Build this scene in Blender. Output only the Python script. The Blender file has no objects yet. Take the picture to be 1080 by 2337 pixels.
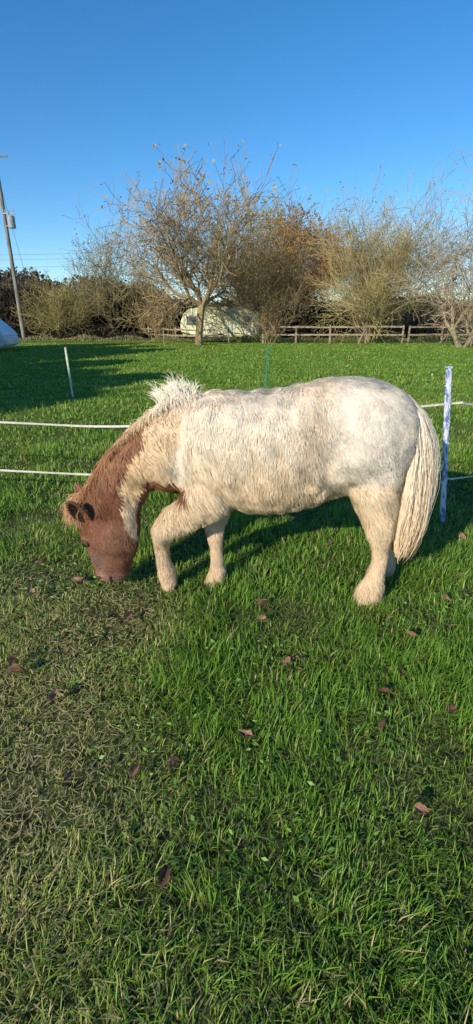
import bpy, bmesh, math, random
import numpy as np
from mathutils import Vector, kdtree
R=np.random.default_rng(7)
random.seed(5)
scene=bpy.context.scene
COL=scene.collection

# ---------------------------------------------------------------- helpers
def nz(p,scale,seed,octs=2):
    rr=np.random.default_rng(seed); out=np.zeros(len(p)); amp=1.;tot=0
    for o in range(octs):
        k=rr.normal(size=(7,3)); k/=np.linalg.norm(k,axis=1)[:,None]
        k*=rr.uniform(.6,1.6,size=(7,1))*scale*(2**o)
        ph=rr.uniform(0,6.28,7)
        out+=amp*np.sin(p@k.T+ph).sum(1)/2.6; tot+=amp; amp*=.5
    return np.clip(out/tot,-1.3,1.3)
def ss(x,a,b):
    t=np.clip((x-a)/(b-a),0,1); return t*t*(3-2*t)
def mix(a,b,t):
    a=np.asarray(a,float);b=np.asarray(b,float)
    t=np.asarray(t)
    if t.ndim==1: t=t[:,None]
    return a*(1-t)+b*t
def norm(v): return v/np.maximum(np.linalg.norm(v,axis=-1,keepdims=True),1e-9)
def mesh_np(name,verts,faces,mat,cols=None,smooth=False,parent=None,normals=None):
    """faces: list of int arrays (n,k)"""
    me=bpy.data.meshes.new(name)
    verts=np.asarray(verts,np.float32).reshape(-1,3)
    me.vertices.add(len(verts)); me.vertices.foreach_set('co',verts.ravel())
    lv=np.concatenate([f.ravel() for f in faces]).astype(np.int32)
    ln=np.concatenate([np.full(len(f),f.shape[1]) for f in faces]).astype(np.int32)
    st=np.concatenate([[0],np.cumsum(ln)[:-1]]).astype(np.int32)
    me.loops.add(len(lv)); me.loops.foreach_set('vertex_index',lv)
    me.polygons.add(len(ln)); me.polygons.foreach_set('loop_start',st); me.polygons.foreach_set('loop_total',ln)
    me.polygons.foreach_set('use_smooth',np.full(len(ln),smooth or normals is not None))
    me.update(calc_edges=True)
    if cols is not None:
        a=me.color_attributes.new('Col','FLOAT_COLOR','POINT')
        c=np.ones((len(verts),4),np.float32); c[:,:3]=np.asarray(cols).reshape(-1,3)
        a.data.foreach_set('color',c.ravel())
    if normals is not None:
        me.normals_split_custom_set_from_vertices(norm(normals).astype(np.float32).tolist())
    me.materials.append(mat)
    ob=bpy.data.objects.new(name,me); COL.objects.link(ob)
    if parent: ob.parent=parent
    return ob
def ribbons(P,side,width,col,nrm=None):
    N,K,_=P.shape
    if side.ndim==2: side=np.repeat(side[:,None],K,1)
    if nrm is not None:
        if nrm.ndim==2: nrm=np.repeat(nrm[:,None],K,1)
        g=np.cross(side[:,K//2],P[:,-1]-P[:,0]); s=np.sign((g*nrm[:,K//2]).sum(1)); s[s==0]=1
        side=side*s[:,None,None]
    a=P-side*width[...,None]/2; b=P+side*width[...,None]/2
    V=np.stack([a,b],2).reshape(-1,3)
    base=(np.arange(N)*K*2)[:,None]+(np.arange(K-1)*2)[None]
    base=base.ravel()
    F=np.stack([base,base+1,base+3,base+2],1)
    if col.ndim==2: col=np.repeat(col[:,None],K,1)
    C=np.repeat(col[:,:,None],2,2).reshape(-1,3)
    if nrm is not None: return V,F,C,np.repeat(nrm[:,:,None],2,2).reshape(-1,3)
    return V,F,C
def quads(P,size,col,rng,flat=0.):
    N=len(P)
    a=norm(rng.normal(size=(N,3))*np.array([1,1,1-flat])); b=norm(np.cross(a,rng.normal(size=(N,3))))
    s=np.asarray(size).reshape(-1,1)*np.ones((N,1))
    V=np.stack([P-a*s,P+b*s*.5,P+a*s,P-b*s*.5],1).reshape(-1,3)
    F=(np.arange(N)*4)[:,None]+np.arange(4)[None]
    return V,F,np.repeat(col,4,0)
def merge(parts):
    V=[];F=[];C=[];Nn=[];o=0
    for t in parts:
        v,f,c=t[:3];V.append(v);F.append(f+o);C.append(c);o+=len(v)
        if len(t)>3:Nn.append(t[3])
    if Nn: return np.concatenate(V),F,np.concatenate(C),np.concatenate(Nn)
    return np.concatenate(V),F,np.concatenate(C)
def vmat(name,rough=.8,trans=0.,spec=.2,bump=None):
    m=bpy.data.materials.new(name); m.use_nodes=True; nt=m.node_tree
    b=nt.nodes['Principled BSDF']; b.inputs['Roughness'].default_value=rough
    b.inputs['Specular IOR Level'].default_value=spec
    at=nt.nodes.new('ShaderNodeAttribute'); at.attribute_name='Col'
    nt.links.new(at.outputs['Color'],b.inputs['Base Color'])
    if trans>0:
        t=nt.nodes.new('ShaderNodeBsdfTranslucent'); nt.links.new(at.outputs['Color'],t.inputs['Color'])
        mx=nt.nodes.new('ShaderNodeMixShader'); mx.inputs[0].default_value=trans
        nt.links.new(b.outputs[0],mx.inputs[1]); nt.links.new(t.outputs[0],mx.inputs[2])
        nt.links.new(mx.outputs[0],nt.nodes['Material Output'].inputs['Surface'])
    if bump:
        n=nt.nodes.new('ShaderNodeTexNoise'); n.inputs['Scale'].default_value=bump[0]; n.inputs['Detail'].default_value=5
        bp=nt.nodes.new('ShaderNodeBump'); bp.inputs['Strength'].default_value=bump[1]
        nt.links.new(n.outputs['Fac'],bp.inputs['Height']); nt.links.new(bp.outputs[0],b.inputs['Normal'])
    return m
def pmat(name,c1,c2,scale=4,rough=.7,spec=.3,stretch=(1,1,1),lo=.35,hi=.65,bump=.15,metal=0):
    m=bpy.data.materials.new(name); m.use_nodes=True; nt=m.node_tree
    b=nt.nodes['Principled BSDF']; b.inputs['Roughness'].default_value=rough; b.inputs['Metallic'].default_value=metal
    b.inputs['Specular IOR Level'].default_value=spec
    tc=nt.nodes.new('ShaderNodeTexCoord'); mp=nt.nodes.new('ShaderNodeMapping'); mp.inputs['Scale'].default_value=stretch
    n=nt.nodes.new('ShaderNodeTexNoise'); n.inputs['Scale'].default_value=scale; n.inputs['Detail'].default_value=6
    r=nt.nodes.new('ShaderNodeValToRGB'); r.color_ramp.elements[0].position=lo; r.color_ramp.elements[1].position=hi
    r.color_ramp.elements[0].color=(*c1,1); r.color_ramp.elements[1].color=(*c2,1)
    nt.links.new(tc.outputs['Object'],mp.inputs[0]); nt.links.new(mp.outputs[0],n.inputs['Vector'])
    nt.links.new(n.outputs['Fac'],r.inputs[0]); nt.links.new(r.outputs[0],b.inputs['Base Color'])
    bp=nt.nodes.new('ShaderNodeBump'); bp.inputs['Strength'].default_value=bump
    nt.links.new(n.outputs['Fac'],bp.inputs['Height']); nt.links.new(bp.outputs[0],b.inputs['Normal'])
    return m
def empty(name,loc=(0,0,0)):
    e=bpy.data.objects.new(name,None); e.location=loc; COL.objects.link(e); return e
def box(name,lo,hi,mat,parent=None,bev=.0,rotz=0,):
    bm=bmesh.new(); bmesh.ops.create_cube(bm,size=1)
    lo=Vector(lo);hi=Vector(hi); c=(lo+hi)/2; d=hi-lo
    for v in bm.verts: v.co=Vector((v.co.x*d.x,v.co.y*d.y,v.co.z*d.z))
    if bev>0: bmesh.ops.bevel(bm,geom=bm.edges[:],offset=bev,segments=2,affect='EDGES')
    me=bpy.data.meshes.new(name); bm.to_mesh(me); bm.free(); me.materials.append(mat)
    ob=bpy.data.objects.new(name,me); ob.location=c; ob.rotation_euler=(0,0,rotz); COL.objects.link(ob)
    if parent: ob.parent=parent
    return ob
def beam(name,p,q,w,h,mat,parent=None,bev=.004):
    p=Vector(p);q=Vector(q);d=q-p
    ob=box(name,(-w/2,-h/2,-d.length/2),(w/2,h/2,d.length/2),mat,parent,bev)
    ob.location=(p+q)/2; ob.rotation_euler=d.to_track_quat('Z','Y').to_euler(); return ob
def tubes(segs,n,colf):
    S=np.array([[*a,*b,r0,r1] for a,b,r0,r1 in segs])
    a=S[:,:3];b=S[:,3:6];d=norm(b-a)
    ref=np.where(np.abs(d[:,2:3])>.9,np.array([[1.,0,0]]),np.array([[0,0,1.]]))
    u=norm(np.cross(d,ref));v=np.cross(d,u)
    ang=np.arange(n)*2*math.pi/n
    ring=(u[:,None]*np.cos(ang)[None,:,None]+v[:,None]*np.sin(ang)[None,:,None])
    A=a[:,None]+ring*S[:,6][:,None,None]; B=b[:,None]+ring*S[:,7][:,None,None]
    V=np.stack([A,B],1).reshape(-1,3)
    o=(np.arange(len(S))*2*n)[:,None]; i=np.arange(n)[None]; j=(i+1)%n
    F=np.stack([o+i,o+j,o+n+j,o+n+i],2).reshape(-1,4)
    return V,F,colf(V)

# ---------------------------------------------------------------- sky / sun / camera
EL=math.radians(23); AZ=math.radians(216)   # direction of the sun
w=bpy.data.worlds.new('World'); scene.world=w; w.use_nodes=True; nt=w.node_tree
sky=nt.nodes.new('ShaderNodeTexSky'); sky.sky_type='NISHITA'; sky.sun_disc=False
sky.sun_elevation=EL; sky.sun_rotation=AZ; sky.air_density=1.0; sky.dust_density=.05; sky.ozone_density=4.0
bg=nt.nodes['Background']; bg.inputs[1].default_value=.15
hs=nt.nodes.new('ShaderNodeHueSaturation'); hs.inputs['Saturation'].default_value=1.25; hs.inputs['Value'].default_value=1.12
nt.links.new(sky.outputs[0],hs.inputs['Color']); nt.links.new(hs.outputs[0],bg.inputs[0])
sl=bpy.data.lights.new('sun','SUN'); sl.energy=5; sl.angle=math.radians(.5); sl.color=(1,.92,.77)
so=bpy.data.objects.new('sun',sl); COL.objects.link(so)
sd=Vector((math.sin(AZ)*math.cos(EL),math.cos(AZ)*math.cos(EL),math.sin(EL)))
so.rotation_euler=sd.to_track_quat('Z','Y').to_euler()
cd=bpy.data.cameras.new('camera'); cam=bpy.data.objects.new('camera',cd); COL.objects.link(cam)
cam.location=(0,0,1.35); cam.rotation_euler=(math.radians(90-21.5),0,0)
cd.sensor_fit='HORIZONTAL'; cd.sensor_width=36; cd.lens=36.27; cd.clip_end=2000; cd.clip_start=.05
scene.camera=cam
scene.view_settings.view_transform='Standard'; scene.view_settings.look='None'; scene.view_settings.exposure=0

# ---------------------------------------------------------------- ground
gm=bpy.data.materials.new('ground_turf'); gm.use_nodes=True; nt=gm.node_tree; b=nt.nodes['Principled BSDF']
b.inputs['Roughness'].default_value=.95; b.inputs['Specular IOR Level'].default_value=.1
tc=nt.nodes.new('ShaderNodeTexCoord')
def N(scale,det=6):
    n=nt.nodes.new('ShaderNodeTexNoise'); n.inputs['Scale'].default_value=scale; n.inputs['Detail'].default_value=det
    nt.links.new(tc.outputs['Object'],n.inputs['Vector']); return n
def RAMP(src,p0,c0,p1,c1):
    r=nt.nodes.new('ShaderNodeValToRGB'); e=r.color_ramp.elements; e[0].position=p0;e[0].color=(*c0,1);e[1].position=p1;e[1].color=(*c1,1)
    nt.links.new(src,r.inputs[0]); return r
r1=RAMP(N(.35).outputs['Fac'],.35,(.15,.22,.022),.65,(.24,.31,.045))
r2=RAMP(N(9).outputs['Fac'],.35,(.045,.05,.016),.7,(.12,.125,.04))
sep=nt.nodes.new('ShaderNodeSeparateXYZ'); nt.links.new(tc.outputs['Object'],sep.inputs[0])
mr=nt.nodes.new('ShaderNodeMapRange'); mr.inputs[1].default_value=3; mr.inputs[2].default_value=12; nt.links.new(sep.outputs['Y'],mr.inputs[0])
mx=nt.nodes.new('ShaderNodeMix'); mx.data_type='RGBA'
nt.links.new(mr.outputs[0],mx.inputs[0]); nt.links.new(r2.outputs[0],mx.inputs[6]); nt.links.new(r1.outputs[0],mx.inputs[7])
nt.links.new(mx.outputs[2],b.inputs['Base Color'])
bp=nt.nodes.new('ShaderNodeBump'); bp.inputs['Strength'].default_value=.6; bp.inputs['Distance'].default_value=.05
nt.links.new(N(14).outputs['Fac'],bp.inputs['Height']); nt.links.new(bp.outputs[0],b.inputs['Normal'])
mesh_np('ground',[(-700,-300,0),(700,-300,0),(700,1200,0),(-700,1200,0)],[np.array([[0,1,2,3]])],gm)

# ---------------------------------------------------------------- grass
gmat=vmat('grass_blades',.5,.3,.4)
bands=[(.15,1.3,12000,.0032,.056),(1.3,2.2,9500,.0038,.055),(2.2,3.5,6000,.0048,.055),(3.5,6,2200,.008,.055),(6,11,650,.015,.055),(11,20,240,.026,.06),(20,38,80,.045,.06)]
parts=[]
def dryness(p):
    x,y=p[:,0],p[:,1]
    d=ss(-x-.30*(y-1.4)+.55*nz(p,2.6,13),-.25,.85)*(1-ss(y,1.9,2.9))
    return np.clip(d+.30*ss(nz(p,3.3,19),.3,.9)*(y<5)+.15*ss(-y,-.9,-.5),0,1)
for y0,y1,den,wd,ht in bands:
    xm=lambda y:.56*y+1.0
    A=(y1-y0)*2*xm(y1); n=int(A*den)
    x=R.uniform(-xm(y1),xm(y1),n); y=R.uniform(y0,y1,n); k=np.abs(x)<xm(y)+.0
    x=x[k];y=y[k];n=len(x); p=np.stack([x,y,0*x],1)
    tuft=nz(p,9.,11); big=nz(p,1.6,12)
    keep=R.random(n)<np.clip(.85+.40*tuft,.35,1); x=x[keep];y=y[keep];p=p[keep];tuft=tuft[keep];big=big[keep];n=len(x)
    dry=dryness(p)
    h=ht*(.55+.6*R.random(n)+.42*tuft+.55*np.clip(nz(p,5,17)-.2,0,1)*(1-dry))*(1-.42*dry); h=np.clip(h,.014,None)
    az=R.uniform(0,6.283,n); cl=nz(p,14,14)*3.1+nz(p,5,15)*2
    az=np.where(R.random(n)<.55,cl+R.normal(0,.6,n),az)
    lean=np.clip(R.normal(.66,.35,n)+.3*dry,.05,1.45)
    dh=np.stack([np.cos(az),np.sin(az),0*az],1)
    d1=dh*np.sin(lean*.6)[:,None]; d1[:,2]=np.cos(lean*.6)
    ln2=np.clip(lean*1.7,0,2.0); d2=dh*np.sin(ln2)[:,None]; d2[:,2]=np.cos(ln2)
    P0=p.copy(); P0[:,2]=-.003; P1=P0+d1*(h*.6)[:,None]; P2=P1+d2*(h*.65)[:,None]; P2[:,2]=np.maximum(P2[:,2],.003)
    P=np.stack([P0,P1,P2],1)
    tw=az+math.pi/2+R.normal(0,.5,n); side=np.stack([np.cos(tw),np.sin(tw),0*tw],1)
    wv=wd*(.7+.6*R.random(n)); W=np.stack([wv,wv*.9,wv*.12],1)
    g=mix((.105,.235,.018),(.24,.42,.045),R.random(n))
    g=mix(g,(.40,.50,.09),np.clip(.32*R.random(n)+.25*big,0,1))
    st=(R.random(n)<(.035+.45*dry)); sc=mix((.68,.56,.28),(.48,.43,.14),R.random(n))
    g=np.where(st[:,None],sc,g); g=mix(g,(.44,.43,.11),.35*dry)
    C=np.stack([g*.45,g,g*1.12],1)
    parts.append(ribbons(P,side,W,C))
# thatch: old blades lying flat between the growing ones
for y0,y1,den,wd in [(.2,1.6,3600,.0028),(1.6,3.2,2000,.004)]:
    n=int((y1-y0)*2*(.56*y1+1)*den);x=R.uniform(-1,1,n)*(.56*y1+1);y=R.uniform(y0,y1,n);p=np.stack([x,y,R.uniform(.003,.02,n)],1)
    a=R.uniform(0,6.28,n);L=R.uniform(.02,.05,n);d=np.stack([np.cos(a),np.sin(a),R.normal(0,.12,n)],1);d2=norm(d+R.normal(0,.3,(n,3))*np.array([1,1,.3]))
    P=np.stack([p,p+d*(L*.5)[:,None],p+d*(L*.5)[:,None]+d2*(L*.5)[:,None]],1);P[:,:,2]=np.maximum(P[:,:,2],.002)
    dr=dryness(p);c=mix((.13,.22,.035),(.60,.50,.24),np.clip(R.random(n)*.35+.65*dr,0,1))
    parts.append(ribbons(P,norm(np.stack([-d[:,1],d[:,0],R.normal(0,.3,n)],1)),np.stack([np.full(n,wd),np.full(n,wd),np.full(n,wd*.2)],1),c))
# clover / broad leaves
n=3600; x=R.uniform(-2,2,n);y=R.uniform(.3,3.0,n);p=np.stack([x,y,.015+.04*R.random(n)],1)
k=nz(p,4,21)>.2; p=p[k]
parts.append(quads(p,R.uniform(.006,.014,len(p)),mix((.14,.30,.05),(.28,.48,.10),R.random(len(p))),R,.8))
V,F,C=merge(parts); mesh_np('grass',V,F,gmat,C)

# fallen leaves
lv=[(-.88,2.33),(-1.06,2.16),(-.68,1.93),(-.48,2.07),(.13,2.06),(.116,1.93),(1.09,2.13),(.79,1.8),(.21,1.61),(.25,1.64),(-.89,1.56),(-.93,1.62),(.66,1.55),(-.69,1.42),(.52,1.29),(.03,1.24),(.78,1.35),(-.53,1.08),(.057,2.79),(1.48,2.86),(.6,2.79),(-1.36,2.74),(1.4,4.9),(-1.8,4.6),(-1.2,5.1),(-.2,1.12),(-1.1,3.1),(-1.3,3.3),(-.75,2.75),(-1.15,2.5)]
for i in range(26): lv.append((R.uniform(-4,4),R.uniform(3.5,10)))
for i in range(6): lv.append((R.uniform(-1.,1.),R.uniform(.6,2)))
parts=[]
for (lx,ly) in lv:
    U,Vv=np.meshgrid(np.linspace(-1,1,11),np.linspace(-1,1,7),indexing='ij'); U=U.ravel();Vv=Vv.ravel()
    s=R.uniform(.022,.038); wl=np.maximum(1-U**2,0)**.75*R.uniform(.42,.6)*(1-.3*U)*(1+.14*np.sin(9*U+R.uniform(0,6)))
    fold=R.uniform(.4,1.5)
    loc=np.stack([U*s*(1-.12*U*U),Vv*wl*s*(1-.2*fold*.5),s*(fold*np.abs(Vv)**1.3*wl+.5*U**2*R.uniform(-.4,1.1)+.10*np.sin(5*U+4*Vv+R.uniform(0,6)))],1)
    a=R.uniform(0,6.28);tl=R.normal(0,.6);ca,sa=math.cos(a),math.sin(a)
    Rx=np.array([[1,0,0],[0,math.cos(tl),-math.sin(tl)],[0,math.sin(tl),math.cos(tl)]]);Rz=np.array([[ca,-sa,0],[sa,ca,0],[0,0,1]])
    V=loc@Rx.T@Rz.T+np.array([lx,ly,.040])
    i,j=np.meshgrid(np.arange(10),np.arange(6),indexing='ij');o=(i*7+j).ravel();F=np.stack([o,o+1,o+8,o+7],1)
    c=mix((.13,.065,.035),(.34,.20,.12),R.random())
    parts.append((V,F,np.repeat(np.array([c]),77,0)*R.uniform(.7,1.25,(77,1))))
V,F,C=merge(parts); mesh_np('fallen_leaves',V,F,vmat('dead_leaf',.6,.1,.3,(90,.3)),C,True)

# ---------------------------------------------------------------- pony
trunk=[(.856,.989,.852,.808,2.31,.09),(.793,1.054,.836,.650,2.31,.16),(.683,1.102,.743,.558,2.32,.215),(.578,1.120,.620,.546,2.32,.24),(.456,1.115,.509,.540,2.33,.245),(.333,1.090,.377,.487,2.33,.262),(.209,1.066,.229,.458,2.33,.27),(.084,1.056,.08,.453,2.33,.262),(-.042,1.054,-.046,.476,2.33,.24),(-.147,1.050,-.148,.49,2.33,.21),(-.231,1.022,-.239,.514,2.33,.17),(-.297,.965,-.305,.562,2.33,.11)]
neck=[(-.126,1.040,-.112,.598,2.33,.16),(-.242,1.02,-.238,.538,2.33,.15),(-.363,.98,-.328,.555,2.33,.13),(-.473,.905,-.40,.573,2.32,.115),(-.583,.795,-.444,.562,2.31,.10),(-.672,.69,-.482,.505,2.29,.09),(-.752,.586,-.501,.443,2.28,.083),(-.802,.50,-.504,.379,2.27,.082),(-.815,.418,-.512,.312,2.265,.084),(-.803,.321,-.524,.258,2.26,.08),(-.782,.238,-.553,.191,2.26,.062),(-.766,.16,-.566,.139,2.26,.052),(-.75,.107,-.584,.097,2.26,.05),(-.715,.073,-.62,.068,2.26,.034)]
hind=[(.532,.988,.767,.988,2.25,.08),(.495,.808,.81,.786,2.22,.105),(.507,.662,.803,.662,2.20,.09),(.561,.553,.789,.571,2.19,.075),(.623,.44,.786,.451,2.18,.053),(.671,.326,.778,.362,2.17,.038),(.686,.245,.765,.255,2.16,.030),(.669,.168,.758,.172,2.15,.032),(.626,.092,.758,.085,2.14,.043),(.605,.03,.752,.03,2.14,.046),(.602,-.002,.745,-.002,2.14,.044)]
hindF=[(a+.14,b_,c_+.14,d_,y_+.27,w_) for a,b_,c_,d_,y_,w_ in hind[3:]]
hindF=[(.58,.75,.80,.75,2.42,.10)]+hindF
foreN=[(-.211,.741,0,.63,2.23,.08),(-.245,.606,-.043,.503,2.2,.07),(-.308,.54,-.186,.428,2.2,.052),(-.392,.456,-.298,.345,2.22,.044),(-.434,.367,-.339,.303,2.23,.043),(-.431,.263,-.350,.259,2.25,.030),(-.427,.168,-.346,.181,2.26,.029),(-.421,.096,-.325,.128,2.27,.036),(-.412,.045,-.325,.072,2.275,.038),(-.395,.0,-.332,.01,2.278,.034)]
foreF=[(-.211,.60,-.012,.58,2.42,.06),(-.19,.381,-.048,.393,2.40,.05),(-.17,.293,-.067,.304,2.38,.038),(-.147,.21,-.075,.21,2.36,.028),(-.143,.121,-.07,.121,2.35,.028),(-.153,.071,-.063,.083,2.34,.034),(-.176,.02,-.07,.022,2.335,.038),(-.172,-.002,-.075,-.002,2.33,.035)]
def cr(S,m=4):
    S=np.array(S);n=len(S);out=[]
    for i in range(n-1):
        p0=S[max(i-1,0)];p1=S[i];p2=S[i+1];p3=S[min(i+2,n-1)]
        for t in np.arange(m)/m:
            out.append(.5*((2*p1)+(-p0+p2)*t+(2*p0-5*p1+4*p2-p3)*t*t+(-p0+3*p1-3*p2+p3)*t**3))
    out.append(S[-1]); return np.array(out)
def loft(S,n=24):
    S=cr(S);V=[];F=[]
    ang=np.arange(n)*2*math.pi/n
    for a in S:
        A=np.array([a[0],a[4],a[1]]);B=np.array([a[2],a[4],a[3]]);c=(A+B)/2;e=(A-B)/2
        V.append(c+np.cos(ang)[:,None]*e+np.sin(ang)[:,None]*np.array([0,a[5],0]))
    m=len(S);V=np.concatenate(V)
    i,j=np.meshgrid(np.arange(m-1),np.arange(n),indexing='ij');i=i.ravel();j=j.ravel();k=(j+1)%n
    F=np.stack([i*n+j,i*n+k,(i+1)*n+k,(i+1)*n+j],1)
    c0=V[:n].mean(0);c1=V[-n:].mean(0);V=np.concatenate([V,[c0,c1]]);q=np.arange(n);q2=(q+1)%n
    T=np.concatenate([np.stack([q2,q,np.full(n,m*n)],1),np.stack([(m-1)*n+q,(m-1)*n+q2,np.full(n,m*n+1)],1)])
    return V,F,T
V=[];F4=[];F3=[];o=0
for S in (trunk,neck,hind,hindF,foreN,foreF):
    v,f,t=loft(S);V.append(v);F4.append(f+o);F3.append(t+o);o+=len(v)
pony=empty('pony',(0,0,0))
bodymat=vmat('pony_coat_skin',.85,0,.1,(160,.4))
raw=mesh_np('raw',np.concatenate(V),[np.concatenate(F4),np.concatenate(F3)],bodymat)
bm=bmesh.new();bm.from_mesh(raw.data);bmesh.ops.recalc_face_normals(bm,faces=bm.faces);bm.to_mesh(raw.data);bm.free()
md=raw.modifiers.new('r','REMESH');md.mode='VOXEL';md.voxel_size=.010
md=raw.modifiers.new('s','SMOOTH');md.factor=.6;md.iterations=9
dg=bpy.context.evaluated_depsgraph_get();ev=raw.evaluated_get(dg);me=ev.to_mesh()
me.calc_loop_triangles()
BV=np.zeros(len(me.vertices)*3);me.vertices.foreach_get('co',BV);BV=BV.reshape(-1,3)
BN=np.zeros(len(me.vertices)*3);me.vertices.foreach_get('normal',BN);BN=BN.reshape(-1,3)
BT=np.zeros(len(me.loop_triangles)*3,np.int32);me.loop_triangles.foreach_get('vertices',BT);BT=BT.reshape(-1,3)
ev.to_mesh_clear();bpy.data.objects.remove(raw)
# muscle / form relief
def bumpd(c,r,h):
    d=np.linalg.norm((BV-np.array(c))/np.array(r),axis=1);return h*np.exp(-d*d*1.5)
disp=bumpd((-.12,2.1,.78),(.12,.2,.2),.018)+bumpd((.62,2.1,.82),(.15,.2,.2),.022)-bumpd((.42,2.08,.80),(.07,.2,.18),.022)-bumpd((-.29,2.15,.85),(.04,.2,.25),.024)+bumpd((-.62,2.18,.36),(.09,.1,.09),.018)-bumpd((-.22,2.1,.62),(.05,.2,.08),.012)
disp+=-bumpd((-.70,2.18,.22),(.06,.1,.06),.012)+bumpd((-.775,2.2,.325),(.03,.1,.02),.010)-bumpd((-.735,2.2,.27),(.03,.1,.03),.008)+bumpd((-.71,2.2,.11),(.04,.1,.04),.010)
def lock(p,s=55): return nz(np.stack([p[:,0]+.3*p[:,2]+.02*nz(p,9,43),p[:,1],p[:,2]*.3],1),s,41)
lockamp=.0050*ss(-BV[:,0],-.55,-.3)*ss(BV[:,2],.35,.5)+.0015
BV=BV+BN*disp[:,None]+BN*(lockamp*lock(BV))[:,None]

def inpoly(x,z,poly):
    r=np.zeros(len(x),bool);n=len(poly)
    for i in range(n):
        x1,z1=poly[i];x2,z2=poly[(i+1)%n]
        c=((z1>z)!=(z2>z))&(x<(x2-x1)*(z-z1)/(z2-z1+1e-12)+x1); r^=c
    return r
HB=[(-.42,.95),(-.455,.83),(-.53,.73),(-.57,.63),(-.585,.50),(-.565,.40),(-.53,.36),(-.50,.33),(-.45,.2),(-.455,-.1),(-1.2,-.1),(-1.2,.7),(-.62,1.1)]
NB=[(-.54,.341),(-.51,.44),(-.475,.62),(-.42,.645),(-.366,.63),(-.25,.60),(-.235,.52),(-.315,.49),(-.38,.44),(-.47,.36)]
def coat(p,jit=0.):
    n=len(p);x=p[:,0]+R.normal(0,1,n)*jit+.012*nz(p,30,51);y=p[:,1];z=p[:,2]+R.normal(0,1,n)*jit+.012*nz(p,30,52)
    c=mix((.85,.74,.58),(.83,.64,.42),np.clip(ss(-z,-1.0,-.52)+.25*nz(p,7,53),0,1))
    c=mix(c,(.62,.45,.28),.32*ss(-lock(p),.1,.9)*(z<.95)*(x<.5))  # soft shading between the locks, painted into the coat as darker streaks
    rump=ss(x,.38,.5)*ss(z,.6,.75); c=mix(c,(.82,.74,.63),.8*rump)
    spots=ss(nz(p,75,54,1),.45,.8)*rump; c=mix(c,(.62,.50,.43),.4*spots)
    fl=np.exp(-(((x-.33-.15*(z-.9))/.06)**2+((z-.90)/.17)**2)); c=mix(c,(.56,.41,.28),.7*fl)
    fl=np.exp(-(((x-.12)/.12)**2+((z-1.03)/.05)**2)); c=mix(c,(.68,.59,.50),.4*fl)
    wool=ss(-(x+.19*(z-.66)*-1),.30,.345)*ss(z,.52,.6)
    c=mix(c,(.82,.56,.29),.85*wool*(.75+.3*nz(p,12,55)).clip(0,1))
    chest=np.exp(-(((x+.30)/.07)**2+((z-.70)/.10)**2)); c=mix(c,(.86,.78,.66),.7*chest)
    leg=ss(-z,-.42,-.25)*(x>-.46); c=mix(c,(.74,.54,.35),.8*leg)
    hd=inpoly(x,z,HB)
    br=mix((.20,.082,.046),(.32,.15,.088),np.clip(.5+.5*nz(p,20,56),0,1))
    face=np.exp(-(((x+.73)/.06)**2+((z-.20)/.09)**2)); br=mix(br,(.27,.18,.155),.65*face)
    muz=ss(-z,-.14,-.09); br=mix(br,(.46,.27,.20),.8*muz)
    cheek=np.exp(-(((x+.60)/.07)**2+((z-.30)/.08)**2)); br=mix(br,(.38,.21,.13),.4*cheek)
    gold=np.exp(-((z-(.5+(-.858-x)*-1.05))/.10)**2)*(z>.5); br=mix(br,(.44,.24,.12),.6*gold)
    c=np.where(hd[:,None],br,c)
    nb=inpoly(x,z,NB)&((y>2.24)|(z>.56)); c=np.where(nb[:,None],mix((.24,.09,.045),(.34,.15,.085),R.random(n)),c)
    hoof=(z<.022)&(x>-.46); c=np.where(hoof[:,None],np.array([.30,.23,.17]),c)
    return c
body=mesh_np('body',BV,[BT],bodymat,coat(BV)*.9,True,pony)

# fur
tri=BV[BT];ar=np.linalg.norm(np.cross(tri[:,1]-tri[:,0],tri[:,2]-tri[:,0]),axis=1)
def sample(n,wt=None):
    a=ar if wt is None else ar*wt
    i=R.choice(len(BT),n,p=a/a.sum());u=R.random((n,2));f=u.sum(1)>1;u[f]=1-u[f]
    b=np.stack([1-u.sum(1),u[:,0],u[:,1]],1)
    return (tri[i]*b[...,None]).sum(1),norm((BN[BT[i]]*b[...,None]).sum(1))
def flow(p):
    x,z=p[:,0],p[:,2];n=len(p)
    d=np.zeros((n,3));d[:,0]=.45;d[:,2]=-1
    nk=ss(-x,.25,.35)[:,None];d=d*(1-nk)+np.array([.55,0,-.85])*nk
    hd=((x<-.47)&(z<.52));d[hd]=(.12,0,-1)
    lg=(z<.42)&(x>-.46);d[lg]=(.05,0,-1)
    a=np.where(hd,.3,1.)
    d[:,0]+=a*(.34*nz(p,12,61)+.22*nz(p,38,62));d[:,2]+=a*.3*nz(p,18,63)
    return d
def furlen(p):
    x,z=p[:,0],p[:,2];L=np.full(len(p),.032)
    L=np.where(z<.62,.042,L);L=np.where((x>.45)&(z>.7),.022,L)
    L=np.where(x<-.3,.030,L);L=np.where((z<.38)&(x>-.46),.018,L);L=np.where((z<.13)&(x>-.46),.030,L)
    L=np.where((x<-.5)&(z<.47),.012,L);L=np.where((x<-.60)&(z<.36),.007,L);L=np.where((x>-.57)&(x<-.46)&(z<.42),.026,L)
    return L
cp,cn=sample(7000);cfl=flow(cp);cfl=norm(cfl-cn*(cfl*cn).sum(1)[:,None])
cL=furlen(cp)*R.uniform(.85,1.3,len(cp))
ctip=cp+cfl*cL[:,None]+cn*(cL*.22)[:,None]
kd=kdtree.KDTree(len(cp))
for i,q in enumerate(cp):kd.insert(q,i)
kd.balance()
fp,fn=sample(165000,np.where(tri.mean(1)[:,1]<2.40,1.,.25)*np.where((tri.mean(1)[:,0]<-.47)&(tri.mean(1)[:,2]<.45),2.2,1.))
keep=fp[:,2]>.02;fp=fp[keep];fn=fn[keep]
ci=np.array([kd.find(q)[1] for q in fp]);n=len(fp)
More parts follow.
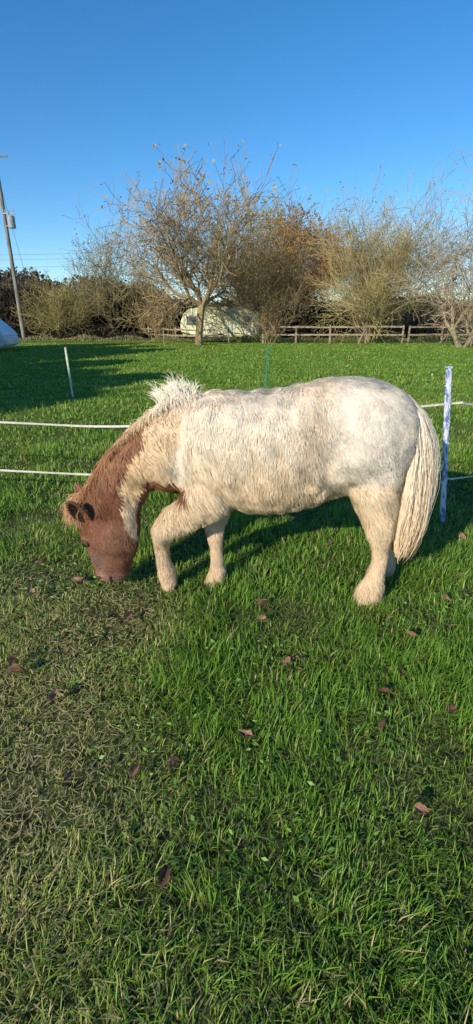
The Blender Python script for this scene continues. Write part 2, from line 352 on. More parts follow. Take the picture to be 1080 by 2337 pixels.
fl=flow(fp);fl=norm(fl-fn*(fl*fn).sum(1)[:,None]);L=furlen(fp)*R.uniform(.7,1.2,n)
own=fp+fl*L[:,None]+fn*(L*R.uniform(.04,.26,n))[:,None]
wool=(ss(-fp[:,0],.30,.36)*ss(fp[:,2],.5,.55))[:,None]
cw=.30+.22*wool
tip=own*(1-cw)+(ctip[ci]+(fp-cp[ci])*.35)*cw+R.normal(0,.0014,(n,3))+wool*.012*np.stack([nz(fp,70,66),0*L,nz(fp,70,67)],1)
tip[:,2]-=.12*L
midp=(fp+tip)/2+fn*(L*.10)[:,None]+wool*.005*np.stack([nz(fp,90,68),0*L,nz(fp,90,69)],1)
root=fp-fn*.002
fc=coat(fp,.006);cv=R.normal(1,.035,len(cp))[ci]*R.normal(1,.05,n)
fc=np.clip(fc*cv[:,None],0,.93)
side=norm(np.cross(fn,tip-fp))
wd=np.where(L<.016,.0016,.0021)
P=np.stack([root,midp,tip],1);W=np.stack([wd,wd,wd*.25],1)
sn=norm(fn+.22*np.stack([nz(fp,45,91),nz(fp,45,92),nz(fp,45,93)],1)+R.normal(0,.12,(n,3)))
v,f,c,nn=ribbons(P,side,W,np.stack([fc*.92,fc,fc*1.02],1),sn)
furmat=vmat('pony_fur',.8,.08,.1)
mesh_np('coat_fur',v,[f],furmat,c,False,pony,nn)

# mane
crest=np.array([(-.17,1.055),(-.277,1.035),(-.37,.99),(-.48,.915),(-.59,.80),(-.68,.69),(-.755,.59),(-.81,.50)])
def along(poly,t):
    t=np.clip(t,0,1)*(len(poly)-1);i=np.minimum(t.astype(int),len(poly)-2);f=(t-i)[:,None]
    return poly[i]*(1-f)+poly[i+1]*f,norm(poly[i+1]-poly[i])
n=17000;t=R.random(n)**.9;c2,tg=along(crest,t)
out=np.stack([tg[:,1],-tg[:,0]],1);out=np.where(out[:,1:2]<0,-out,out)
root=np.stack([c2[:,0],2.325-.05*np.clip(t-.4,0,1)+R.normal(0,.024,n),c2[:,1]-.014],1)
o3=np.stack([out[:,0],0*t,out[:,1]],1);t3=np.stack([-tg[:,0],0*t,-tg[:,1]],1)
near=np.where(R.random(n)<.62,-1.,1.)
tf=np.exp(-((t-.20)/.09)**2)
L=R.uniform(.03,.06,n)+.035*tf*R.random(n)+.022*(t>.3)
upf=.42+.65*tf+.25*nz(root,28,71)
P=[root];p=root;wob=np.stack([nz(root,24,72),nz(root,24,73),nz(root,24,74)],1);rd0=R.normal(0,.25,(n,3))
for k in range(1,6):
    s=k/5
    d=o3*(upf*(1-1.25*s))[:,None]+t3*(-.15+.2*s)+np.stack([0*t,near*(.45+.5*s),-(.15+1.1*s)+0*t],1)*(1-.4*tf)[:,None]+wob*.25+rd0+R.normal(0,.05,(n,3))
    p=p+norm(d)*(L/5)[:,None];P.append(p)
P=np.stack(P,1)
mc=mix((.86,.77,.62),(.80,.62,.40),ss(t,.2,.42));mc=mix(mc,(.42,.22,.115),ss(t+R.normal(0,.04,n),.42,.55));mc=np.clip(mc*R.normal(1,.07,(n,1)),0,.93)
W=np.full((n,6),.0017);W[:,-1]=.0005;W[:,-2]=.0012
sd_=norm(np.cross(P[:,3]-P[:,0],np.array([0,-1,.45]))+R.normal(0,.15,(n,3)))
mn=norm(o3*.7+np.array([-.15,-.7,.1])+R.normal(0,.15,(n,3)))
parts=[ribbons(P,sd_,W,mc,mn)]
# wispy tuft at the withers
n=700;x0=R.normal(-.285,.035,n);root=np.stack([x0,2.325+R.normal(0,.02,n),1.035+.45*(x0+.28)*(x0<-.28)-.01],1)
cx=nz(np.stack([x0,0*x0,0*x0],1),60,75);rx=R.normal(0,.3,n)
L=R.uniform(.04,.10,n)*np.where(R.random(n)<.08,1.5,1);P=[root];p=root
for k in range(1,6):
    s=k/5;d=np.stack([.5*cx-.15+rx*(.4+s),R.normal(0,.08,n)-.15*s,1.1-.9*s+0*x0],1);p=p+norm(d)*(L/5)[:,None];P.append(p)
P=np.stack(P,1);W=np.full((n,6),.0015);W[:,-1]=.0004
parts.append(ribbons(P,norm(np.cross(P[:,3]-P[:,0],np.array([0,-1,.45]))),W,mix((.86,.79,.68),(.78,.68,.52),R.random(n)),np.tile(np.array([[-.2,-.8,.5]]),(n,1))))
# forelock
n=2200;root=np.stack([R.uniform(-.82,-.77,n),2.265+R.normal(0,.025,n),R.uniform(.46,.55,n)],1)
L=R.uniform(.04,.10,n);P=[root];p=root;rr_=R.normal(0,.2,(n,3))
for k in range(1,6):
    s=k/5;d=np.stack([-.75+.65*s+0*L,-.1+0*L,-.1-1.0*s+0*L],1)+rr_;p=p+norm(d)*(L/5)[:,None];P.append(p)
P=np.stack(P,1);W=np.full((n,6),.002);W[:,-1]=.0006
parts.append(ribbons(P,norm(np.cross(P[:,3]-P[:,0],np.array([0,-1,.45]))),W,mix((.34,.17,.09),(.56,.34,.18),R.random(n)),np.tile(np.array([[-.5,-.7,.4]]),(n,1))+R.normal(0,.15,(n,3))))
v,F,c,nn=merge(parts);mesh_np('mane',v,F,furmat,c,False,pony,nn)
# tail
outer=np.array([(.80,1.045),(.885,.965),(.925,.86),(.942,.75),(.945,.62),(.93,.46),(.905,.33),(.87,.225)])
inner=np.array([(.79,1.0),(.83,.92),(.825,.80),(.81,.68),(.80,.56),(.795,.42),(.80,.31),(.815,.235)])
n=9000;K=14;u=R.random(n);ln=R.uniform(.6,1.0,n)**.8;st=np.where(R.random(n)<.3,R.uniform(0,.4,n),0)
P=[];wy=R.normal(0,1,n);fr=R.uniform(0,6.28,n)
lk=nz(np.stack([u*3,wy*.6,0*u],1),2.2,81)*3
for k in range(K):
    s=st+(ln-st)*k/(K-1)
    uu=np.clip(u+.10*np.sin(s*5+lk)*s,0,1.05)
    o_,_=along(outer,s);i_,_=along(inner,s);c_=o_*uu[:,None]+i_*(1-uu[:,None])
    wv=.005*np.sin(s*14+lk*2)+.003*np.sin(s*26+fr)
    yy=2.30+wy*.033*(.4+np.sin(np.clip(s,0,1)*2.6))-.07*np.sin(s*2.2)
    P.append(np.stack([c_[:,0]+wv,yy+.004*np.sin(s*22+fr*2),c_[:,1]+.02*np.sin(lk)*s],1))
P=np.stack(P,1);S_=np.linspace(0,1,K)[None]*np.ones((n,1))
tc_=mix((.82,.74,.62),(.80,.66,.48),ss(S_.ravel(),.15,.6));tc_=mix(tc_,(.74,.52,.30),ss(S_.ravel(),.65,1.)).reshape(n,K,3)
tc_=tc_*R.normal(1,.06,(n,1,1))*(1+.05*np.sin(lk*3))[:,None,None]
W=np.full((n,K),.0022);W[:,-1]=.0006;W[:,0]=.0015
mn=norm(np.stack([(u-.5)*1.3,-1+0*u,.15+0*u],1)+R.normal(0,.22,(n,3))+.25*np.sin(lk*4)[:,None]*np.array([1,0,0]))
v,f,c,nn=ribbons(P,norm(np.array([[1,.1,0]])+R.normal(0,.2,(n,3))),W,np.clip(tc_,0,.92),mn)
mesh_np('tail',v,[f],furmat,c,False,pony,nn)
# ears (cupped leaf shapes) with hair
def ear(base,tip,openv,wid,nm):
    base=np.array(base);tip=np.array(tip);ax=tip-base;l=np.linalg.norm(ax);ax=ax/l
    op=np.array(openv,float);op=norm(op-ax*(op@ax));sd=np.cross(ax,op)
    V=[];m=12;q=13
    for i in range(m):
        s=i/(m-1);wv=wid*(math.sin(math.pi*(.22+.78*s))**.75 if s<1 else 0)+.001
        a=np.linspace(-2.1,2.1,q)*(1-.35*s)
        V.append(base+ax*l*s+sd*(np.sin(a)*wv)[:,None]-op*((np.cos(a)-.3)*wv*.8)[:,None])
    V=np.concatenate(V)
    i,j=np.meshgrid(np.arange(m-1),np.arange(q-1),indexing='ij');o=(i*q+j).ravel();F=np.stack([o,o+1,o+q+1,o+q],1)
    ob=mesh_np(nm,V,[F],bodymat,mix((.16,.07,.045),(.24,.11,.07),R.random(len(V))),True,pony)
    md=ob.modifiers.new('t','SOLIDIFY');md.thickness=.004
    k=R.integers(0,len(V)-q,1700);r=V[k]+R.normal(0,.002,(1700,3))+ax*R.uniform(0,.01,(1700,1))
    c0=base+ax*l*.5;d=norm(ax*1.0+.35*norm(r-c0)+R.normal(0,.15,(1700,3)));ll=R.uniform(.006,.015,(1700,1))
    P=np.stack([r,r+d*ll*.5,r+d*ll],1);W=np.full((1700,3),.0016);W[:,2]=.0005
    return ribbons(P,norm(np.cross(d,np.array([0,-1,.4]))),W,mix((.24,.10,.06),(.46,.27,.16),R.random(1700)))
e1=ear((-.745,2.20,.45),(-.80,2.125,.56),(-.3,-1,.1),.038,'ear')
e2=ear((-.77,2.33,.47),(-.85,2.39,.56),(-.6,-.8,.0),.036,'ear_far')
v,F,c=merge([e1,e2]);mesh_np('ear_hair',v,F,furmat,c,False,pony)
# eye, nostril
def blob(name,target,scl,mat,push=0.):
    i=np.argmin(np.linalg.norm(BV-np.array(target),axis=1));p=BV[i]+BN[i]*push
    bm=bmesh.new();bmesh.ops.create_uvsphere(bm,u_segments=20,v_segments=12,radius=1)
    for v_ in bm.verts:v_.co=Vector((v_.co.x*scl[0],v_.co.y*scl[1],v_.co.z*scl[2]))
    me=bpy.data.meshes.new(name);bm.to_mesh(me);bm.free();me.materials.append(mat)
    for q in me.polygons:q.use_smooth=True
    ob=bpy.data.objects.new(name,me);ob.location=p;ob.rotation_euler=Vector(BN[i]).to_track_quat('Z','Y').to_euler();COL.objects.link(ob);ob.parent=pony
eyem=pmat('eye_dark',(.01,.006,.004),(.02,.012,.01),8,.06,.6,bump=0)
dark=pmat('nostril_skin',(.05,.025,.02),(.09,.05,.04),60,.6)
blob('eye',(-.775,2.20,.30),(.019,.014,.013),eyem,.006)
blob('eyelid',(-.775,2.20,.302),(.027,.020,.010),dark,.003)
blob('nostril',(-.735,2.2,.105),(.013,.008,.006),dark,.005)
blob('mouth',(-.66,2.2,.085),(.006,.03,.005),dark,.004)

# ---------------------------------------------------------------- electric fence
white=pmat('fence_tape_weave',(.50,.49,.42),(.74,.73,.66),60,.6,.3)
def ribbon_path(name,pts,wd,mat,parent=None,seg=14):
    S=cr(np.array(pts,float),seg)
    tw=.25*np.sin(np.arange(len(S))*.35);side=np.stack([0*tw,np.sin(tw),np.cos(tw)],1)
    V,F,C=ribbons(S[None],side[None],np.full((1,len(S)),wd),np.ones((1,len(S),3)))
    return mesh_np(name,V,[F],mat,None,False,parent)
ef=empty('electric_fence_tape')
ribbon_path('upper_tape',[(-6,4.2,.80),(-4.4,3.95,.70),(-1.76,3.6,.660),(-.86,3.5,.650),(.3,3.36,.73),(1.50,3.205,.868)],.015,white,ef)
ribbon_path('lower_tape',[(-6,4.2,.38),(-4.4,3.95,.31),(-1.76,3.6,.279),(-.86,3.5,.270),(.3,3.36,.29),(1.50,3.205,.340)],.016,white,ef)
ribbon_path('upper_tape_side',[(1.50,3.2,.866),(1.75,3.35,.835),(3.0,3.9,.80),(5,4.9,.86)],.012,white,ef)
ribbon_path('lower_tape_side',[(1.50,3.2,.338),(1.75,3.35,.315),(3.0,3.9,.29),(5,4.9,.34)],.012,white,ef)
def stake(name,p,q,w_,mat,clips):
    e=empty(name);beam('stake_shaft',p,q,w_,w_*.55,mat,e,.003)
    P=Vector(p);Q=Vector(q)
    beam('stake_web',P+Vector((0,-.006,.03)),Q+Vector((0,-.006,-.01)),w_*.35,w_*1.1,mat,e,.002)
    for k in clips:
        c=P+(Q-P)*k
        beam('clip',c+Vector((-w_*.7,-w_*.3,0)),c+Vector((w_*.7,-w_*.3,.008)),.008,.008,mat,e,.001)
    beam('cap',Q,Q+Vector((0,0,.012)),w_*1.25,w_*.9,mat,e,.003)
pm=pmat('stake_plastic',(.14,.17,.40),(.66,.70,.80),16,.45,.4,(2.5,2.5,1.2),.40,.54)
stake('electric_fence_post',(1.50,3.21,-.02),(1.372,3.21,1.085),.034,pm,[.3,.42,.55,.68,.8,.9])
pm2=pmat('stake_plastic_pale',(.45,.5,.38),(.75,.75,.68),12,.5)
stake('electric_fence_post',(-3.24,9.62,-.02),(-3.27,9.62,.93),.032,pm2,[.4,.6,.8])
pm3=pmat('stake_plastic_green',(.02,.16,.10),(.05,.28,.18),12,.5)
stake('electric_fence_post',(.57,9.75,-.02),(.61,9.75,.95),.03,pm3,[.4,.6,.8])

# ---------------------------------------------------------------- trees
barkm=vmat('bark',.9,0,.1); leafm=vmat('tree_leaves',.6,.3,.2)
BK=((.21,.145,.08),(.42,.31,.16))
def tree(name,base,H,spread,seed,stems=1,maxl=4,trunk_h=.25,r0=.2,up=.12,nch=5,bark=BK,leaf=None,leafn=0,leafs=.06,wig=.22,outang=(.5,1.1),upper=0.,rmin=.009,knob=1.12,lean=0.):
    rg=random.Random(seed);rn=np.random.default_rng(seed);big=[];small=[];tips=[]
    bx,by=base
    def grow(p,d,L,r,lvl):
        ns=4 if lvl<2 else 3
        rr=r
        for i in range(ns):
            d=(d+Vector((rg.gauss(0,wig),rg.gauss(0,wig),rg.gauss(0,wig)+up))).normalized()
            q=p+d*(L/ns);r2=max(r*(1-.55*(i+1)/ns),rmin)
            (big if lvl<=1 else small).append((p[:],q[:],rr,r2))
            p=q;rr=r2
            if lvl<maxl and (i>0 or lvl>0):
                k=nch//2 if i<ns-1 else nch//2+1
                if nch%2 and rg.random()<.5:k+=1
                for _ in range(k):
                    a=rg.uniform(*outang);ax=Vector((rg.gauss(0,1),rg.gauss(0,1),rg.gauss(0,1)))
                    ax=ax-ax.dot(d)*d
                    if ax.length<1e-3:continue
                    ax.normalize();nd=(d*math.cos(a)+ax*math.sin(a))
                    grow(p,nd,L*rg.uniform(.45,.8),rr*rg.uniform(.5,.72),lvl+1)
        if lvl>=maxl-1:tips.append(p[:])
    tp=Vector((bx,by,-.05))
    th=H*trunk_h
    if stems==1:
        p=tp;d=Vector((rg.gauss(0,.05)+lean,0,1)).normalized();rr=r0*1.2
        for i in range(5):
            q=p+d*(th/5);r2=r0*(1-.05*i)*(1.0 if i<3 else knob);big.append((p[:],q[:],rr,r2));p=q;rr=r2;d=(d+Vector((rg.gauss(0,.06),rg.gauss(0,.06),0))).normalized()
        m=7
        for i in range(m):
            a=i*6.283/m+rg.uniform(-.3,.3);e=rg.uniform(.3,1.15)
            nd=Vector((math.cos(a)*e*spread,math.sin(a)*e*spread,.9)).normalized()
            grow(p-Vector((0,0,.1)),nd,(H-th)*.58*rg.uniform(.85,1.1),r0*.5,1)
    else:
        for i in range(stems):
            a=i*6.283/stems+rg.uniform(-.3,.3);e=rg.uniform(.2,1.)
            nd=Vector((math.cos(a)*e*spread,math.sin(a)*e*spread,1)).normalized()
            grow(tp+Vector((math.cos(a)*.25,math.sin(a)*.25,0)),nd,H*.56*rg.uniform(.8,1.1),r0,1)
    c1,c2=np.array(bark[0]),np.array(bark[1])
    cf=lambda V_:mix(c1,c2,np.clip(.5+.5*nz(V_,1.5,seed)+rn.normal(0,.2,len(V_)),0,1))
    e=empty(name)
    V_,F_,C_=merge([tubes(big,7,cf),tubes(small,3,cf)]);mesh_np('branches',V_,F_,barkm,C_,False,e)
    if leafn and leaf is not None:
        T=np.array(tips);wt=np.ones(len(T))
        if upper:wt=np.exp(upper*(T[:,2]-H*.5)/H)
        wt=wt*np.clip(.15+nz(T,.9,seed+3)+.5,.05,2)
        i=rn.choice(len(T),leafn,p=wt/wt.sum());p=T[i]+rn.normal(0,.14,(leafn,3))
        l1,l2=leaf
        V_,F_,C_=quads(p,rn.uniform(.6,1.3,leafn)*leafs,mix(l1,l2,rn.random(leafn)),rn)
        mesh_np('leaves',V_,[F_],leafm,C_,False,e)
    return len(big)+len(small)
tree('apple_tree',(-2.62,35.5),10.2,1.3,3,1,4,.26,.27,.08,4,leaf=((.66,.42,.06),(.50,.28,.07)),leafn=750,leafs=.11,upper=3.,rmin=.014)
tree('bare_tree',(.4,44.8),11.4,.75,8,4,4,.1,.11,.08,5,leaf=((.64,.45,.06),(.40,.34,.08)),leafn=2800,leafs=.11,upper=2.,rmin=.013)
tree('bare_tree',(-12,50),8.8,.8,12,5,4,.1,.09,.08,4,((.15,.12,.07),(.34,.28,.13)),leaf=((.32,.28,.08),(.18,.15,.05)),leafn=1200,leafs=.08,rmin=.013)
tree('bare_tree',(-16.2,47.5),5.8,1.1,15,6,4,.1,.07,.05,4,((.18,.15,.07),(.40,.32,.12)),rmin=.011)
tree('oak_tree',(6.3,60),11.2,.62,21,1,4,.2,.25,.05,6,leaf=((.50,.22,.06),(.30,.17,.06)),leafn=16000,leafs=.17,rmin=.013)
tree('oak_tree',(3.8,60.5),9.2,.6,22,4,4,.2,.12,.05,5,leaf=((.50,.22,.07),(.22,.17,.06)),leafn=6000,leafs=.15,rmin=.012)
tree('willow_tree',(10.6,39.5),8.0,.62,27,8,4,.1,.08,.09,5,((.25,.20,.10),(.48,.39,.18)),leaf=((.42,.38,.12),(.26,.24,.08)),leafn=4500,leafs=.07,outang=(.3,.8),rmin=.010)
tree('bare_tree',(14.1,31.5),9.2,1.0,31,4,4,.1,.12,.04,4,((.26,.20,.13),(.46,.37,.24)),leaf=((.42,.36,.14),(.24,.2,.09)),leafn=900,leafs=.06,rmin=.010)
tree('bare_tree',(15.4,32.5),7.2,1.0,33,4,4,.1,.10,.02,4,((.26,.20,.13),(.46,.37,.24)),rmin=.010)
tree('bare_shrub',(2.4,37.5),4.2,.36,36,4,3,.1,.045,.08,4,leaf=((.45,.36,.1),(.28,.2,.07)),leafn=300,leafs=.06)
tree('bare_shrub',(-6.9,45),4.2,.7,38,6,3,.1,.05,.06,5,leaf=((.45,.36,.1),(.28,.2,.07)),leafn=500,leafs=.06)

# ---------------------------------------------------------------- hedges and woodland masses
def hedge(name,x0,x1,ya,yb,hf,nl,nt_,lc,tc2,ls,seed,parent=None):
    rn=np.random.default_rng(seed);x=rn.uniform(x0,x1,nl);y=rn.uniform(ya,yb,nl)
    top=hf(x)*(1+.16*nz(np.stack([x,y,0*x],1),.9,seed))
    z=top*rn.random(nl)**.8
    p=np.stack([x,y+.6*nz(np.stack([x,0*x,z],1),.8,seed+1),z],1)
    sh=np.clip(.5+.5*nz(p,1.3,seed+2),0,1)
    parts=[quads(p,rn.uniform(.6,1.3,nl)*ls,mix(lc[0],lc[1],sh)*rn.uniform(.6,1.3,(nl,1)),rn)]
    x=rn.uniform(x0,x1,nt_);y=rn.uniform(ya,yb,nt_);top=hf(x)*(1+.16*nz(np.stack([x,y,0*x],1),.9,seed))
    z0=top*rn.uniform(.2,.85,nt_);L=rn.uniform(.5,1.6,nt_)*np.minimum(1,top/4);d=norm(np.stack([rn.normal(0,.45,nt_),rn.normal(0,.4,nt_),1+0*x],1))
    a=np.stack([x,y,z0],1);P=np.stack([a,a+d*(L*.5)[:,None],a+norm(d+rn.normal(0,.25,(nt_,3)))*L[:,None]],1)
    W=np.stack([np.full(nt_,.05),np.full(nt_,.035),np.full(nt_,.01)],1)
    parts.append(ribbons(P,norm(np.stack([np.ones(nt_),rn.normal(0,.6,nt_),0*x],1)),W,mix(tc2[0],tc2[1],rn.random(nt_))))
    V_,F_,C_=merge(parts);return mesh_np(name,V_,F_,leafm,C_,False,parent)
hedge('hedge',-34,-5.2,50.5,54,lambda x:3.7+.5*np.sin(x*.5),24000,5000,((.010,.013,.008),(.035,.036,.018)),((.04,.03,.02),(.09,.065,.04)),.2,101)  # dark foliage, with the shade it stands in put into its colours
hedge('woodland_background',-60,-9,62,70,lambda x:8.0-.17*np.clip(x+28,0,30)+.6*np.sin(x*.33),24000,30000,((.07,.05,.035),(.15,.11,.065)),((.14,.10,.06),(.28,.20,.12)),.26,102)
hedge('woodland_background',-9,60,72,82,lambda x:4.7+.5*np.sin(x*.3),30000,20000,((.045,.04,.025),(.10,.08,.045)),((.09,.07,.04),(.18,.14,.08)),.28,103)
hedge('hedge',12,40,50,53,lambda x:2.3+.4*np.sin(x*.6),9000,6000,((.09,.055,.04),(.2,.13,.09)),((.16,.10,.07),(.28,.2,.13)),.16,104)
hedge('undergrowth',-19,16,39.9,41,lambda x:.32+.25*np.sin(x*.9)**2,4000,3500,((.08,.10,.03),(.2,.19,.08)),((.28,.24,.11),(.42,.37,.2)),.06,105)
hedge('undergrowth',-24,-8.5,46,49,lambda x:1.1+.5*np.sin(x*.8),9000,3000,((.012,.014,.008),(.045,.04,.02)),((.07,.055,.035),(.15,.12,.07)),.12,106)
# dense evergreen trees standing out of shot to the left
def evergreen(name,x,y,h,rad,seed):
    rn=np.random.default_rng(seed);n=6000;z=rn.random(n)**.8;a=rn.uniform(0,6.28,n);prof=np.sin(np.pi*np.clip(z*.85+.12,0,1))**.7
    r=rad*prof*(rn.random(n)**.4)*(1+.25*np.sin(3*a+z*7));p=np.stack([x+r*np.cos(a),y+r*np.sin(a),.3+z*h],1)
    e=empty(name);V_,F_,C_=quads(p,rn.uniform(.15,.32,n),mix((.03,.05,.02),(.07,.10,.03),rn.random(n)),rn)
    mesh_np('foliage',V_,[F_],leafm,C_,False,e)
    V_,F_,C_=tubes([((x,y,-.1),(x,y,h*.8),.2,.06)],8,lambda q:np.full((len(q),3),.12));mesh_np('trunk',V_,[F_],barkm,C_,True,e)
for i,(x,y,h,rd) in enumerate([(-15.2,14,7.6,2.8),(-13.4,-1.2,7.7,2.4),(-14.2,-5,7.7,1.9),(-19,22,7.9,2.8),(-14.5,6,6.8,3.0),(-17,9,6.8,2.8),(-13.9,2.2,6.6,2.6),(-16.6,18,7.6,2.6),(-20,15,8,2.8)]):
    evergreen('evergreen_tree',x,y,h,rd,200+i)

# ---------------------------------------------------------------- caravan
cv_=empty('caravan')
cream=pmat('caravan_paint',(.70,.68,.33),(.88,.84,.56),1.2,.5,.4,(1,1,1.6),.3,.6,.05)
prof=[(-4.35,.55),(-4.52,.9),(-4.50,1.5),(-4.25,2.15),(-3.8,2.48),(-3.0,2.62),(-1,2.66),(.6,2.6),(1.2,2.42),(1.62,2.0),(1.80,1.4),(1.78,.8),(1.6,.5),(-.6,.42),(-.9,.42)]
bm=bmesh.new();n=len(prof)
f0=[bm.verts.new((a,41.2,b_)) for a,b_ in prof];f1=[bm.verts.new((a,43.3,b_)) for a,b_ in prof]
bm.faces.new(f0);bm.faces.new(f1[::-1])
for i in range(n):bm.faces.new((f0[i],f1[i],f1[(i+1)%n],f0[(i+1)%n]))
bmesh.ops.recalc_face_normals(bm,faces=bm.faces)
bmesh.ops.bevel(bm,geom=[e_ for e_ in bm.edges if abs(e_.verts[0].co.y-e_.verts[1].co.y)<.01],offset=.08,segments=3,affect='EDGES')
me=bpy.data.meshes.new('shell');bm.to_mesh(me);bm.free();me.materials.append(cream);ob=bpy.data.objects.new('shell',me);COL.objects.link(ob);ob.parent=cv_
glass=pmat('caravan_glass',(.08,.09,.09),(.2,.22,.22),2,.2,.5)
trim=pmat('caravan_trim',(.66,.65,.50),(.78,.76,.60),3,.4)
for a,b_ in ((-4.0,-3.2),(.5,1.2)):
    box('window',(a,41.16,1.3),(b_,41.19,1.95),glass,cv_,.01);box('window_frame',(a-.05,41.185,1.25),(b_+.05,41.197,2.0),trim,cv_)
box('door',(-.75,41.17,.6),(-.1,41.195,2.2),trim,cv_,.01)
box('stripe',(-4.3,41.18,1.08),(1.6,41.197,1.14),trim,cv_)
tyre=pmat('tyre',(.02,.02,.02),(.04,.04,.04),5,.8)
def wheel(x,y,z,r,wd,parent):
    V_,F_,C_=tubes([((x,y,z),(x,y+wd,z),r,r)],20,lambda q:np.ones((len(q),3)))
    ob=mesh_np('wheel',V_,[F_,np.arange(20)[::-1][None],np.arange(20,40)[None]],tyre,None,False,parent)
wheel(-1.3,41.15,.33,.33,.2,cv_);wheel(-1.3,43.0,.33,.33,.2,cv_)
beam('drawbar',(-4.4,42.2,.45),(-5.6,42.2,.4),.08,.08,tyre,cv_)
# ---------------------------------------------------------------- stable shed
sh=empty('stable_shed');wood=pmat('dark_wood',(.02,.014,.012),(.05,.032,.028),3,.85,.1,(6,6,1));roofm=pmat('shed_roof',(.04,.035,.035),(.09,.07,.065),2,.7)
box('back_wall',(5.1,57.9,0),(11.4,58,2.9),wood,sh);box('side_wall',(5.0,54,0),(5.1,58,2.9),wood,sh);box('end_wall',(11.4,54,0),(11.5,58,2.8),wood,sh)
for i,x in enumerate((5.1,6.6,8.2,9.8,11.25)):box('post',(x,54,0),(x+.14,54.14,2.82),wood,sh)
box('half_door',(6.75,54.02,0),(8.15,54.08,1.2),wood,sh);box('half_door',(9.95,54.02,0),(11.2,54.08,1.2),wood,sh)
bm=bmesh.new()
vs=[bm.verts.new(c) for c in [(4.6,53.5,2.92),(11.9,53.5,2.85),(11.7,56,3.35),(4.8,56,3.6),(4.6,58.4,2.95),(11.9,58.4,2.88),(4.6,53.5,2.78),(11.9,53.5,2.71)]]
for f_ in ((0,1,2,3),(3,2,5,4),(6,7,1,0)):bm.faces.new([vs[i] for i in f_])
me=bpy.data.meshes.new('roof');bm.to_mesh(me);bm.free();me.materials.append(roofm);ob=bpy.data.objects.new('roof',me);COL.objects.link(ob);ob.parent=sh
# ---------------------------------------------------------------- wooden fences
rail=pmat('weathered_rail',(.26,.19,.13),(.50,.40,.28),5,.85,.1,(1,1,4))
def fence(name,pts,hz=1.25,rails=(.62,1.16)):
    e=empty(name)
    for i,(x,y) in enumerate(pts):
        beam('post',(x,y,-.05),(x+R.normal(0,.02),y,hz+R.uniform(-.03,.06)),.13,.12,rail,e,.012)
        if i:
            for h in rails:beam('rail',(pts[i-1][0],pts[i-1][1]-.085,h+R.normal(0,.02)),(x,y-.085,h+R.normal(0,.02)),.04,.12,rail,e,.008)
    return e
fr_=fence('post_and_rail_fence',[(2.0,38.6),(4.4,37.6),(6.9,37.5),(9.5,37.3),(12.2,37.3)])
beam('brace',(8.9,37.1,0),(9.5,37.2,1.25),.07,.09,rail,fr_)
fence('post_and_rail_fence',[(13.4,39.5),(16,39.6),(18.6,39.8),(21.3,40)])
fence('post_and_rail_fence',[(-9.8,51),(-8.2,47.5),(-6.4,44.5),(-4.9,41),(-2.9,39.6),(-.6,39.4)],1.1,(.5,.95))
# ---------------------------------------------------------------- utility pole and wires
up_=empty('utility_pole');polem=pmat('pole_wood',(.16,.14,.12),(.30,.27,.24),6,.85,.1,(1,1,.2));metal=pmat('transformer_steel',(.25,.26,.27),(.36,.37,.38),4,.5)
V_,F_,C_=tubes([((-17.58,42,-.1),(-17.7,42,13.4),.17,.12)],12,lambda q:np.ones((len(q),3)));mesh_np('shaft',V_,[F_],polem,None,True,up_)
V_,F_,C_=tubes([((-17.15,41.9,8.2),(-17.15,41.9,9.0),.27,.27)],16,lambda q:np.ones((len(q),3)));mesh_np('transformer',V_,[F_,np.arange(16)[None],np.arange(16,32)[None]],metal,None,False,up_)
beam('bracket',(-17.75,41.85,9.15),(-16.75,41.85,9.15),.08,.08,metal,up_);beam('bracket',(-17.7,41.9,8.35),(-17.0,41.9,8.35),.06,.06,metal,up_)
for x in (-17.5,-17.2,-16.9):beam('insulator',(x,41.85,9.19),(x,41.85,9.42),.07,.07,metal,up_,.02)
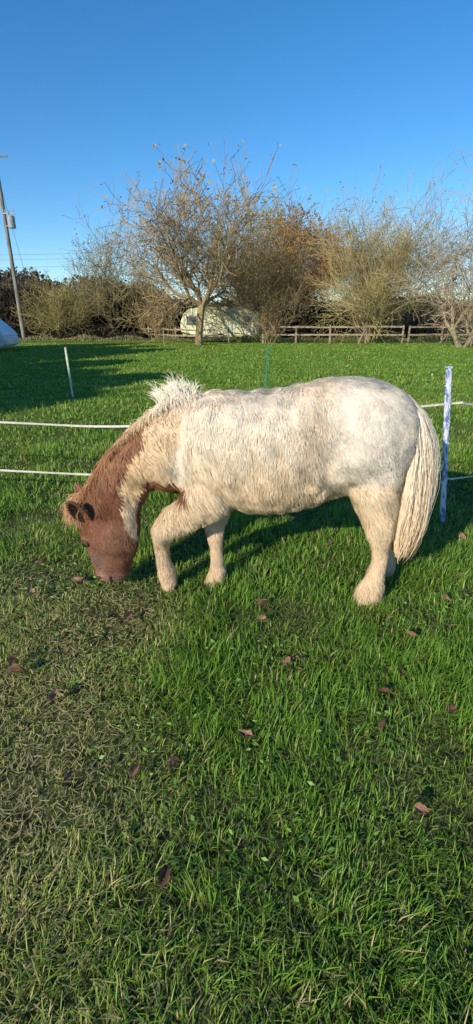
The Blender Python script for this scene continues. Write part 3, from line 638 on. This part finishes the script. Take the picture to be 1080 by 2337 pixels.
beam('crossarm',(-18.6,42,12.8),(-16.8,42,12.8),.1,.1,polem,up_)
wirem=pmat('wire',(.04,.04,.04),(.06,.06,.06),3,.6)
def wire(a,b_,sag,r=.014):
    a=Vector(a);b_=Vector(b_);k=16;s=[]
    pt=lambda t:a.lerp(b_,t)-Vector((0,0,sag*4*t*(1-t)))
    for i in range(k):s.append((pt(i/k)[:],pt((i+1)/k)[:],r,r))
    V_,F_,C_=tubes(s,4,lambda q:np.ones((len(q),3)));mesh_np('wire',V_,[F_],wirem,None,False,up_)
wire((-17.5,41.9,10.6),(-15.6,41,0),0,.012);wire((-18.2,42,12.9),(-60,60,11),1.5)
for h in (11.2,12.4,13.2):wire((-90,95,h),(-25,95,h-.1),.5,.015)
# ---------------------------------------------------------------- van at the left edge
van=empty('white_van');vp=pmat('van_paint',(.62,.66,.72),(.8,.82,.85),1.5,.3,.5,bump=.02)
prof=[(-12.25,.45),(-12.2,.75),(-12.35,1.0),(-12.8,1.4),(-13.6,2.1),(-14.0,2.3),(-17.6,2.35),(-17.8,2.2),(-17.85,.5),(-17.6,.22),(-12.4,.22)]
bm=bmesh.new();n=len(prof)
f0=[bm.verts.new((a,26.6,b_)) for a,b_ in prof];f1=[bm.verts.new((a,28.5,b_)) for a,b_ in prof]
bm.faces.new(f0);bm.faces.new(f1[::-1])
for i in range(n):bm.faces.new((f0[i],f1[i],f1[(i+1)%n],f0[(i+1)%n]))
bmesh.ops.recalc_face_normals(bm,faces=bm.faces);bmesh.ops.bevel(bm,geom=bm.edges[:],offset=.06,segments=2,affect='EDGES')
me=bpy.data.meshes.new('bodyshell');bm.to_mesh(me);bm.free();me.materials.append(vp);ob=bpy.data.objects.new('bodyshell',me);COL.objects.link(ob);ob.parent=van
box('side_window',(-14.9,26.57,1.4),(-14.0,26.595,1.95),glass,van,.01);box('bumper',(-12.3,26.7,.35),(-12.12,28.4,.6),vp,van,.03)
for x in (-13.6,-16.9):wheel(x,26.55,.34,.34,.2,van);wheel(x,28.3,.34,.34,.2,van)
